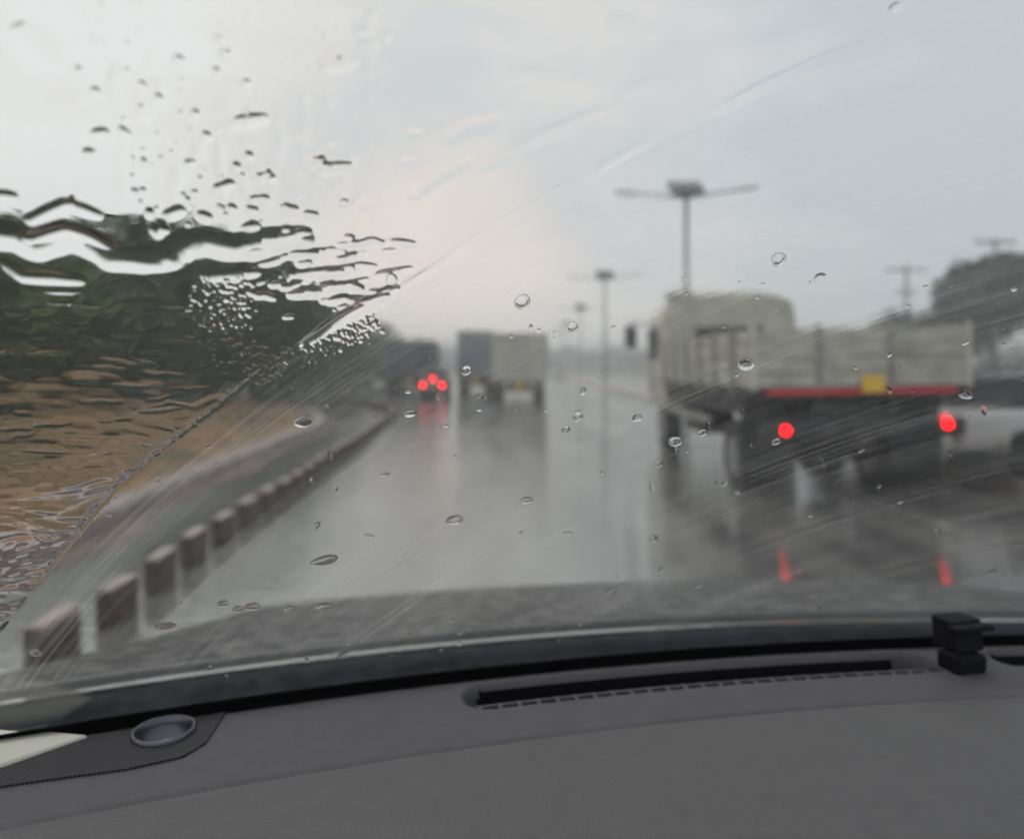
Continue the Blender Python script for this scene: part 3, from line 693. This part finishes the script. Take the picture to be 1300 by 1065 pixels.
# black printed band along the foot of the glass (inside face)
def strip(s0, s1, a0, a1, off, thick, n=60):
    bm = bmesh.new(); prev = None
    for a in np.linspace(a0, a1, n):
        nn = glass_normal(np.array(a)); q = []
        for s, o_ in ((s0, off), (s1, off), (s1, off - thick), (s0, off - thick)):
            z = ZG + s*math.sin(RAKE); b = -K*a*a - s*math.cos(RAKE)
            q.append(bm.verts.new((a + nn[0]*o_, b + nn[1]*o_, z + nn[2]*o_)))
        if prev:
            for i in range(4): bm.faces.new((prev[i], q[i], q[(i+1) % 4], prev[(i+1) % 4]))
        prev = q
    bmesh.ops.recalc_face_normals(bm, faces=bm.faces); return bm
M['black'] = mat('matt_black', (.004, .004, .005), .9, spec=.05)
M['ventshade'] = mat('vent_shade', (.004, .004, .006), .8, spec=.1)  # near-black colour stands in for shade inside the vent trough
M['cowl'] = mat('cowl_plastic', (.010, .012, .016), .7, noise=(30, (.024, .027, .033)), bump=(120, .5, .002), spec=.12)
M['bonnet'] = mat('wet_bonnet_paint', (.035, .038, .04), .42, .0, noise=(26, (.13, .135, .13)), bump=(60, .9, .006), spec=.28)
M['dash'] = mat('dash_plastic', (.093, .091, .104), .62, noise=(40, (.083, .081, .092)), bump=(330, .9, .0012))
M['dashlow'] = mat('dash_soft_trim', (.112, .111, .115), .6, noise=(40, (.10, .10, .104)), bump=(330, .9, .0012))
M['creamtrim'] = mat('pillar_trim', (.62, .62, .54), .6)
M['clip'] = mat('clip_plastic', (.006, .006, .009), .65, spec=.15)
obj('printed_band', strip(-.01, .078, -1.0, 1.5, -.007, .002), M['black'], WS)
# cowl
def car_grid(fun, a0, a1, b0, b1, na_, nb_):
    bm = bmesh.new(); G = [[bm.verts.new((a, b - K*a*a, fun(a, b))) for a in np.linspace(a0, a1, na_)] for b in np.linspace(b0, b1, nb_)]
    for i in range(nb_-1):
        for j in range(na_-1): bm.faces.new((G[i][j], G[i][j+1], G[i+1][j+1], G[i+1][j]))
    return bm
obj('cowl', car_grid(lambda a, b: .955 + .03*b/.27 + .006*math.sin(b*60), -1.0, 1.4, -.03, .285, 60, 18), M['cowl'], CAR, True)
def bonnet(a, b):
    t = b - .30; z = 1.0 - .11*t - .12*t*t
    e = max(0, -.45 - a); z -= .13*e*min(1.6, t/.48)
    return z
obj('bonnet', car_grid(bonnet, -1.02, 1.35, .302, 1.5, 70, 90), M['bonnet'], CAR, True)
bm = car_grid(lambda a, b: bonnet(a, .30) - .012 + .014*math.sin(math.pi*(b-.282)/.026), -1.02, 1.35, .282, .308, 70, 6)
obj('bonnet_seal', bm, mat('bonnet_rear_edge', (.07, .074, .076), .4, .0, coat=.1), CAR, True)
# dashboard: height field in the car frame with seam, vent trough
ZD = 1.058
def dpt(px, py, z=ZD):
    t = (H - z) / ((py - HY) / F); X = (px - CX) / F * t; a, b = to_car(X, t); return a, b + K*a*a
vL = dpt(588, 890); vR = dpt(1182, 834); vt, vb = dpt(648, 863), dpt(648, 897)
va0, va1 = vL[0], vR[0]; vb0, vb1 = vb[1], vt[1]; print('vent', va0, va1, vb0, vb1, 'edge', [round(dpt(*p)[1], 3) for p in ((120, 933), (290, 902), (500, 870), (648, 852), (1000, 824), (1200, 809))], 'seam', [round(dpt(*p)[1], 3) for p in ((410, 972), (650, 930), (900, 911), (1300, 885))])
seam = dpt(900, 911)[1]; edge = dpt(650, 853)[1]; print('seam', seam, 'edge', edge)
def sd_vent(a, b, a0=None, a1=None):
    a0 = va0 if a0 is None else a0; a1 = va1 if a1 is None else a1
    cx, cy = (a0+a1)/2, (vb0+vb1)/2; hx, hy = (a1-a0)/2, (vb1-vb0)/2; r = hy*.95
    qx, qy = abs(a-cx)-hx+r, abs(b-cy)-hy+r
    return np.hypot(np.maximum(qx, 0), np.maximum(qy, 0)) + np.minimum(np.maximum(qx, qy), 0) - r
da = np.concatenate([np.arange(-1.0, 1.45, .004)]); db = np.arange(-.80, edge + .0001, .0035)
DA, DB = np.meshgrid(da, db)
v2a0 = va1 + .085
d = np.minimum(sd_vent(DA, DB), sd_vent(DA, DB, v2a0, v2a0 + .5))
ZZ = ZD - .0 + .006*np.clip((seam - DB)/.1, 0, 1) + .0*DA
ZZ -= .004*np.exp(-((DB - seam)/.0035)**2)
ZZ += .012*sstep(DB, seam+.01, vb0) * 0
ZZ -= .05*sstep(-d, .0, .016)
ZZ -= .010*sstep(DB, edge-.02, edge)**2
ZZ -= .6*np.clip(-.42 - DB, 0, None)**2*2
ZZ -= .0
V = np.stack([DA, DB - K*DA*DA, ZZ], -1); hh2, ww2 = DA.shape; ix = np.arange(hh2*ww2).reshape(hh2, ww2)
q = np.stack([ix[:-1, :-1], ix[:-1, 1:], ix[1:, 1:], ix[1:, :-1]], -1).reshape(-1, 4)
dc = d[:-1, :-1].ravel(); ac_ = DA[:-1, :-1].ravel(); inv = (dc < -.006) & ~((ac_ > va1 - .05) & (ac_ < va1 + .03)) & ~((ac_ > va0 - .02) & (ac_ < va0 + .022))  # trough faces to be coloured as shaded; sloped ends keep dash colour
VENTF = q[inv]; keep = ~inv
_ta, _tb = dpt(208, 931); _rr = .5*(dpt(246, 931)[0] - dpt(170, 931)[0])
keep &= np.hypot(DA[:-1, :-1].ravel() + .002 - _ta, DB[:-1, :-1].ravel() + .0018 - _tb) > _rr*1.0 + .001
q = q[keep]
me = bpy.data.meshes.new('dashboard'); me.from_pydata(V.reshape(-1, 3).tolist(), [], q.tolist())
me.materials.append(M['dash']); me.materials.append(M['dashlow'])
cb = DB[:-1, :-1].ravel()[keep]; me.polygons.foreach_set('material_index', (cb < seam).astype(np.int32)); me.polygons.foreach_set('use_smooth', [True]*len(me.polygons)); me.update()
DASH = obj('dashboard', me, None, CAR)
def on_dash(a, b): return (a, b - K*a*a)
for a0, a1, sel_ in ((va0 + .02, va1 - .04, ac_[inv] < va1), (v2a0 + .01, v2a0 + .48, ac_[inv] > va1)):
    fs = VENTF[sel_]; u_, iv = np.unique(fs, return_inverse=True)
    vm_ = bpy.data.meshes.new('air_vent'); vm_.from_pydata(V.reshape(-1, 3)[u_].tolist(), [], iv.reshape(-1, 4).tolist())
    vent = obj('air_vent', vm_, M['ventshade'], DASH, smooth=True)
    n = int((a1 - a0) / .026)
    bm = bmesh.new()
    for i in range(n + 1):
        a = a0 + (a1 - a0)*i/n; y = -K*a*a
        box(bm, a - .0025, a + .0025, vb0 + .003 + y, vb0 + .022 + y, ZD - .02, ZD - .0035)
    obj('vent_ribs', bm, M['dash'], vent)
    bm = bmesh.new(); prev = None
    for a in np.linspace(a0 - .006, a1 + .006, 50):
        y = -K*a*a; p_ = [bm.verts.new((a, vb0 + b_ + y, ZD + z_)) for b_, z_ in ((.019, -.0045), (.023, -.0045), (.023, -.012), (.019, -.012))]
        if prev:
            for k in range(4): bm.faces.new((prev[k], p_[k], p_[(k+1) % 4], prev[(k+1) % 4]))
        prev = p_
    bmesh.ops.recalc_face_normals(bm, faces=bm.faces)
    obj('vent_rail', bm, M['dash'], vent)
# speaker panel at the left
PN = [dpt(118, 937), dpt(287, 905), dpt(262, 944), dpt(232, 962), dpt(160, 978), dpt(0, 1000), dpt(-60, 1010), dpt(5, 968)]
ta, tb = dpt(208, 931); rr = .5*(dpt(246, 931)[0] - dpt(170, 931)[0])
def panel_annulus():
    """flat plate with a round hole: polygon outline outside, circle inside"""
    bm = bmesh.new(); n = 144; rows = []
    for i in range(n):
        t = 2*math.pi*i/n; c, s_ = math.cos(t), math.sin(t); best = None
        for (x1, y1), (x2, y2) in zip(PN, PN[1:] + PN[:1]):
            ex_, ey_ = x2 - x1, y2 - y1; den = c*ey_ - s_*ex_
            if abs(den) < 1e-9: continue
            dist_ = ((x1 - ta)*ey_ - (y1 - tb)*ex_) / den; u = ((x1 - ta)*s_ - (y1 - tb)*c) / den
            if dist_ > 0 and -1e-6 <= u <= 1 + 1e-6: best = dist_ if best is None else min(best, dist_)
        best = max(best or rr*1.1, rr*1.06)
        o_ = (ta + best*c, tb + best*s_); i_ = (ta + rr*.97*c, tb + rr*.97*s_)
        rows.append([bm.verts.new((x, y - K*x*x, ZD + z)) for (x, y), z in ((i_, .0025), (o_, .0025), (o_, -.004))])
    for a_, b_ in zip(rows, rows[1:] + rows[:1]):
        bm.faces.new((a_[0], a_[1], b_[1], b_[0])); bm.faces.new((a_[1], a_[2], b_[2], b_[1]))
    bmesh.ops.recalc_face_normals(bm, faces=bm.faces); return bm
bm = panel_annulus()
def mesh_mat():
    m = mat('speaker_mesh', (.05, .05, .06), .6, spec=.25); nt = m.node_tree; N = nt.nodes; L = nt.links
    tc = N.new('ShaderNodeTexCoord'); mp = N.new('ShaderNodeMapping'); mp.inputs['Rotation'].default_value = (0, 0, R(45)); mp.inputs['Scale'].default_value = (1, 1, 0)
    vo = N.new('ShaderNodeTexVoronoi'); vo.inputs['Scale'].default_value = 300; vo.inputs['Randomness'].default_value = 0
    L.new(tc.outputs['Object'], mp.inputs[0]); L.new(mp.outputs[0], vo.inputs['Vector'])
    r = N.new('ShaderNodeValToRGB'); r.color_ramp.elements[0].color = (.006, .006, .008, 1); r.color_ramp.elements[1].color = (.10, .10, .115, 1); r.color_ramp.elements[0].position = .3; r.color_ramp.elements[1].position = .72
    L.new(vo.outputs['Distance'], r.inputs[0]); L.new(r.outputs[0], N['Principled BSDF'].inputs['Base Color']); return m
PAN = obj('speaker_grille', bm, mesh_mat(), DASH)
ta, tb = dpt(208, 931); rr = .5*(dpt(246, 931)[0] - dpt(170, 931)[0])
bm = bmesh.new(); NS = 48; rings = []
for (f, z) in ((1.02, -.002), (1.02, .0035), (.97, .0045), (.92, .0035), (.88, -.004), (.80, -.014), (.55, -.021), (.0, -.023)):
    ring = [bm.verts.new((ta + rr*f*math.cos(2*math.pi*i/NS), tb - K*ta*ta + rr*f*math.sin(2*math.pi*i/NS), ZD + z + .003)) for i in range(NS)] if f else [bm.verts.new((ta, tb - K*ta*ta, ZD + z + .003))]
    rings.append(ring)
for A_, B_ in zip(rings, rings[1:]):
    for i in range(NS):
        if len(B_) == 1: bm.faces.new((A_[i], A_[(i+1) % NS], B_[0]))
        else: bm.faces.new((A_[i], A_[(i+1) % NS], B_[(i+1) % NS], B_[i]))
bmesh.ops.recalc_face_normals(bm, faces=bm.faces)
obj('tweeter', bm, mat('tweeter_grey', (.12, .12, .14), .3, .7), PAN, True)
# cut-down hollow under the tweeter is closed by its own dish; pillar trim at far left
p0, p1, p2, p3 = dpt(-80, 925), dpt(112, 938), dpt(8, 975), dpt(-120, 1010)
bm = bmesh.new(); vs = [bm.verts.new((a, b - K*a*a, ZD + z)) for (a, b), z in ((p0, .010), (p1, .006), (p2, .006), (p3, .012))]
bm.faces.new(vs); r_ = bmesh.ops.extrude_face_region(bm, geom=bm.faces[:]); bmesh.ops.translate(bm, verts=[v for v in r_['geom'] if isinstance(v, bmesh.types.BMVert)], vec=(0, 0, -.02)); bmesh.ops.recalc_face_normals(bm, faces=bm.faces)
obj('pillar_trim', bm, M['creamtrim'], CAR, bevel=.003)
# black clip standing between the two vents
ca, cb = dpt(1226, 852); cy = cb - K*ca*ca
CL = obj('clip_base', B(ca - .024, ca + .028, cy - .012, cy + .03, ZD - .002, ZD + .026), M['clip'], DASH, bevel=.006)
bm = B(ca - .018, ca + .042, cy + .0, cy + .04, ZD + .0262, ZD + .068); 
for v in bm.verts:
    if v.co.z > ZD + .05: v.co.y += .012; v.co.x = ca + (v.co.x - ca) * .9 + .003
    elif v.co.y < cy + .02: v.co.x = ca + (v.co.x - ca) * .8
obj('clip_head', bm, M['clip'], CL, bevel=.003)
obj('clip_lip', B(ca - .022, ca + .047, cy - .006, cy + .012, ZD + .056, ZD + .0645), M['clip'], CL, bevel=.003)

# ---------------------------------------------------------------- separate raindrops resting on the glass
def drop_glass():
    m = bpy.data.materials.new('rain_water'); m.use_nodes = True; N = m.node_tree.nodes; N.remove(N['Principled BSDF'])
    g = N.new('ShaderNodeBsdfGlass'); g.inputs['IOR'].default_value = 1.33; g.inputs['Roughness'].default_value = 0
    m.node_tree.links.new(g.outputs[0], N['Material Output'].inputs['Surface']); return m
DG = drop_glass()
def raindrop(px, py, wpx, hpx, rot, label, lift=.42, ring=False):
    a, b, z = [float(v) for v in glass_hit(px, py)]; dist = to = None
    X, Y = from_car(a, b); sc1 = Y / F
    inc = max(.35, math.sin(RAKE + math.atan2(HY - py, F) * 1.0))
    rx, ry = wpx*sc1/2, hpx*sc1/2/inc
    n = [float(v) for v in glass_normal(np.array(a))]
    n = Vector(n); t1 = Vector((1, 0, 0)); t1 = (t1 - n*t1.dot(n)).normalized(); t2 = n.cross(t1)
    bm = bmesh.new(); NS = 28; rs_ = random.Random(int(px*7+py)); wob_ = [rs_.uniform(-.07, .07) for _ in range(3)]; ph = rs_.uniform(0, 6)
    prof = [(1, 0), (.985, .10), (.93, .30), (.8, .55), (.6, .78), (.35, .93), (0, 1)] if not ring else [(1, 0), (.97, .5), (.9, .8), (.8, .7), (.68, .35), (.5, .22), (0, .2)]
    hh_ = lift * min(rx, ry); rg = []
    for f, zz in [(1, -.0)] + prof[1:]:
        if f == 0: rg.append([bm.verts.new((0, 0, hh_*zz))]); continue
        row = []
        for i in range(NS):
            t = 2*math.pi*i/NS; k = 1 + wob_[0]*math.cos(2*t+ph) + wob_[1]*math.cos(3*t)
            x, y = f*rx*k*math.cos(t), f*ry*k*math.sin(t)
            c, s = math.cos(rot), math.sin(rot); row.append(bm.verts.new((x*c - y*s, x*s + y*c, hh_*zz)))
        rg.append(row)
    for A_, B_ in zip(rg, rg[1:]):
        for i in range(NS):
            if len(B_) == 1: bm.faces.new((A_[i], A_[(i+1) % NS], B_[0]))
            else: bm.faces.new((A_[i], A_[(i+1) % NS], B_[(i+1) % NS], B_[i]))
    bm.faces.new(rg[0][::-1]); bmesh.ops.recalc_face_normals(bm, faces=bm.faces)
    o = obj('raindrop', bm, DG, smooth=True)
    o.data.polygons[len(o.data.polygons)-1].use_smooth = False
    basis = Matrix((t1, t2, n)).transposed().to_4x4()
    lift_ = .0009
    Mx = Matrix.Translation((a + n.x*lift_, b + n.y*lift_, z + n.z*lift_)) @ basis
    o.matrix_world = Matrix.Translation((O[0], O[1], 0)) @ Matrix.Rotation(YAW, 4, 'Z') @ Mx
    return tag(o, label, 'raindrop', 'raindrops on the windscreen')
big = [(947, 462, 25, 15, .5, 'largest oval raindrop, over the truck bed side'), (857, 560, 20, 12, .4, 'dark oval raindrop below the left side of the truck bed'), (891, 549, 12, 9, .4, 'small dark raindrop right of the dark oval one'),
       (592, 470, 14, 12, 0, 'round bright raindrop at the left of the beige truck'), (521, 524, 16, 10, 0, 'oval raindrop under the small car with brake lights'), (988, 329, 20, 16, .5, 'round faint raindrop in the sky above the truck cab right side'),
       (1040, 352, 16, 14, .6, 'thin raindrop in the sky right of the truck cab'), (663, 383, 20, 19, 0, 'round faint raindrop in the sky above the beige truck'), (497, 354, 15, 16, 0, 'round raindrop in the sky beside the end of the white water ridge'),
       (727, 415, 14, 14, 0, 'round raindrop just right of the beige truck top'), (740, 496, 8, 10, 0, 'bright bead right of the beige truck'), (733, 529, 12, 11, 0, 'pale round raindrop over the wet road right of the beige truck'),
       (718, 545, 11, 11, 0, 'clear raindrop lower left of the pale round one'), (985, 560, 12, 8, .4, 'dark raindrop touching the left tail light'), (1225, 500, 26, 9, .4, 'elongated raindrop with a red glint above the right tail light'),
       (385, 534, 24, 16, 0, 'smeared raindrop over the brown bank end'), (577, 659, 22, 11, 0, 'faint oval raindrop over the road centre'), (668, 634, 16, 9, 0, 'faint small oval raindrop below the beige truck reflection'),
       (411, 768, 24, 9, .15, 'flat oval raindrop near the bonnet left of centre'), (320, 769, 20, 8, .1, 'flat raindrop, right one of a touching pair near the bonnet'), (302, 772, 14, 7, .1, 'flat raindrop, left one of a touching pair near the bonnet'),
       (368, 771, 16, 7, .1, 'flat raindrop right of the touching pair'), (283, 765, 14, 7, 0, 'small flat raindrop left of the touching pair'), (836, 588, 11, 10, 0, 'ring shaped raindrop at the truck reflection edge'),
       (808, 530, 16, 10, .3, 'thin outlined raindrop left of the truck'), (829, 683, 12, 9, 0, 'small ring raindrop on the road left of the truck reflection'), (919, 612, 10, 7, .3, 'small dark raindrop below the truck bed'),
       (412, 710, 34, 12, -.2, 'long flat raindrop patch over the road right of the divider blocks'), (210, 793, 26, 8, 0, 'long flat raindrop on the bonnet edge at left'), (45, 827, 14, 8, 0, 'small raindrop over the nearest divider block')]
for x, y, w, h_2, rt, lb in big: raindrop(x, y, w, h_2, rt, lb, lift=.30, ring=(w in (20, 14, 12, 11, 22)))
for i in range(46):
    while True:
        x, y = random.uniform(230, 1290), random.uniform(330, 830)
        if y > np.interp(x, ex, ey) + 15: break
    raindrop(x, y, random.uniform(3, 8), random.uniform(3, 9), random.uniform(0, 3), 'tiny clear raindrop on the wiped part of the windscreen', .35)

# ---------------------------------------------------------------- haze
bm = B(-420, 420, -40, 640, -1.5, 13.5)
hz = obj('haze', bm, None); m = bpy.data.materials.new('rain_haze'); m.use_nodes = True; N = m.node_tree.nodes; N.remove(N['Principled BSDF'])
pv = N.new('ShaderNodeVolumePrincipled'); pv.inputs['Color'].default_value = (.93, .95, .97, 1); pv.inputs['Density'].default_value = .0038; pv.inputs['Anisotropy'].default_value = .2
m.node_tree.links.new(pv.outputs[0], N['Material Output'].inputs['Volume']); hz.data.materials.append(m); tag(hz, 'pale rain haze over the whole road', 'haze', kind='stuff')

# ---------------------------------------------------------------- world, sun, camera
w = bpy.data.worlds.new('World'); sc.world = w; w.use_nodes = True; nt = w.node_tree; N = nt.nodes; L = nt.links
bg = N['Background']; bg.inputs['Strength'].default_value = .1
SE, SR = R(64), R(-30)
sky = N.new('ShaderNodeTexSky'); sky.sky_type = 'NISHITA'; sky.sun_disc = False; sky.sun_elevation = SE; sky.sun_rotation = SR; sky.dust_density = 4; sky.air_density = 1.5
tc = N.new('ShaderNodeTexCoord'); mp = N.new('ShaderNodeMapping'); mp.inputs['Scale'].default_value = (1, 1, 2.2); L.new(tc.outputs['Generated'], mp.inputs[0])
n = N.new('ShaderNodeTexNoise'); n.inputs['Scale'].default_value = 1.7; n.inputs['Detail'].default_value = 5; n.inputs['Roughness'].default_value = .45; L.new(mp.outputs[0], n.inputs['Vector'])
sp = N.new('ShaderNodeSeparateXYZ'); L.new(tc.outputs['Generated'], sp.inputs[0])
ma = N.new('ShaderNodeMath'); ma.operation = 'MULTIPLY_ADD'; ma.inputs[1].default_value = .38; L.new(sp.outputs['X'], ma.inputs[0]); L.new(n.outputs['Fac'], ma.inputs[2])
cr = N.new('ShaderNodeValToRGB'); e = cr.color_ramp.elements
e[0].position = .34; e[0].color = (.90, .905, .90, 1); e[1].position = .74; e[1].color = (.60, .65, .70, 1)
k_ = cr.color_ramp.elements.new(.5); k_.color = (.82, .80, .775, 1)
L.new(ma.outputs[0], cr.inputs[0]); n.inputs['Roughness'].default_value = .6
sc_ = N.new('ShaderNodeMixRGB'); sc_.blend_type = 'MULTIPLY'; sc_.inputs[0].default_value = 1; sc_.inputs[2].default_value = (9.2, 9.2, 9.2, 1); L.new(cr.outputs[0], sc_.inputs[1])
mx = N.new('ShaderNodeMixRGB'); mx.inputs[0].default_value = .96; L.new(sky.outputs[0], mx.inputs[1]); L.new(sc_.outputs[0], mx.inputs[2])
gd = Vector((gx(560, 1), 1, -(345 - HY) / F)).normalized()
dp = N.new('ShaderNodeVectorMath'); dp.operation = 'DOT_PRODUCT'; dp.inputs[1].default_value = gd; L.new(tc.outputs['Generated'], dp.inputs[0])
gr = N.new('ShaderNodeMapRange'); gr.interpolation_type = 'SMOOTHSTEP'; gr.inputs['From Min'].default_value = .975; gr.inputs['From Max'].default_value = 1.; gr.inputs['To Max'].default_value = .65; L.new(dp.outputs['Value'], gr.inputs['Value'])
wm = N.new('ShaderNodeMixRGB'); wm.blend_type = 'MIX'; wm.inputs[2].default_value = (9.2, 8.0, 7.3, 1); L.new(gr.outputs[0], wm.inputs[0]); L.new(mx.outputs[0], wm.inputs[1])
L.new(wm.outputs[0], bg.inputs['Color'])
su = bpy.data.lights.new('sun', 'SUN'); su.energy = .6; su.angle = R(24); su.color = (1, .95, .9)
so = bpy.data.objects.new('sun', su); C.objects.link(so); so.location = (0, 0, 60)
dr = Vector((math.sin(SR)*math.cos(SE), math.cos(SR)*math.cos(SE), math.sin(SE))); so.rotation_euler = dr.to_track_quat('Z', 'Y').to_euler()

cam = bpy.data.cameras.new('camera'); co = bpy.data.objects.new('camera', cam); C.objects.link(co); sc.camera = co
co.location = (0, 0, H); co.rotation_euler = (R(90), 0, 0); cam.lens = 26; cam.sensor_width = 36; cam.sensor_fit = 'HORIZONTAL'
cam.shift_y = -(532.5 - HY) / 1300; cam.clip_start = .02; cam.clip_end = 4000
cam.dof.use_dof = True; cam.dof.focus_distance = .70; cam.dof.aperture_fstop = 2.6
sc.view_settings.view_transform = 'Standard'; sc.view_settings.look = 'None'; sc.view_settings.exposure = .07; sc.view_settings.gamma = 1
sc.render.engine = 'CYCLES'
cy_ = sc.cycles; cy_.use_denoising = True; cy_.max_bounces = 14; cy_.transmission_bounces = 12; cy_.glossy_bounces = 5; cy_.diffuse_bounces = 3; cy_.volume_bounces = 1; cy_.transparent_max_bounces = 8
cy_.sample_clamp_indirect = 6; cy_.caustics_refractive = True; cy_.caustics_reflective = True
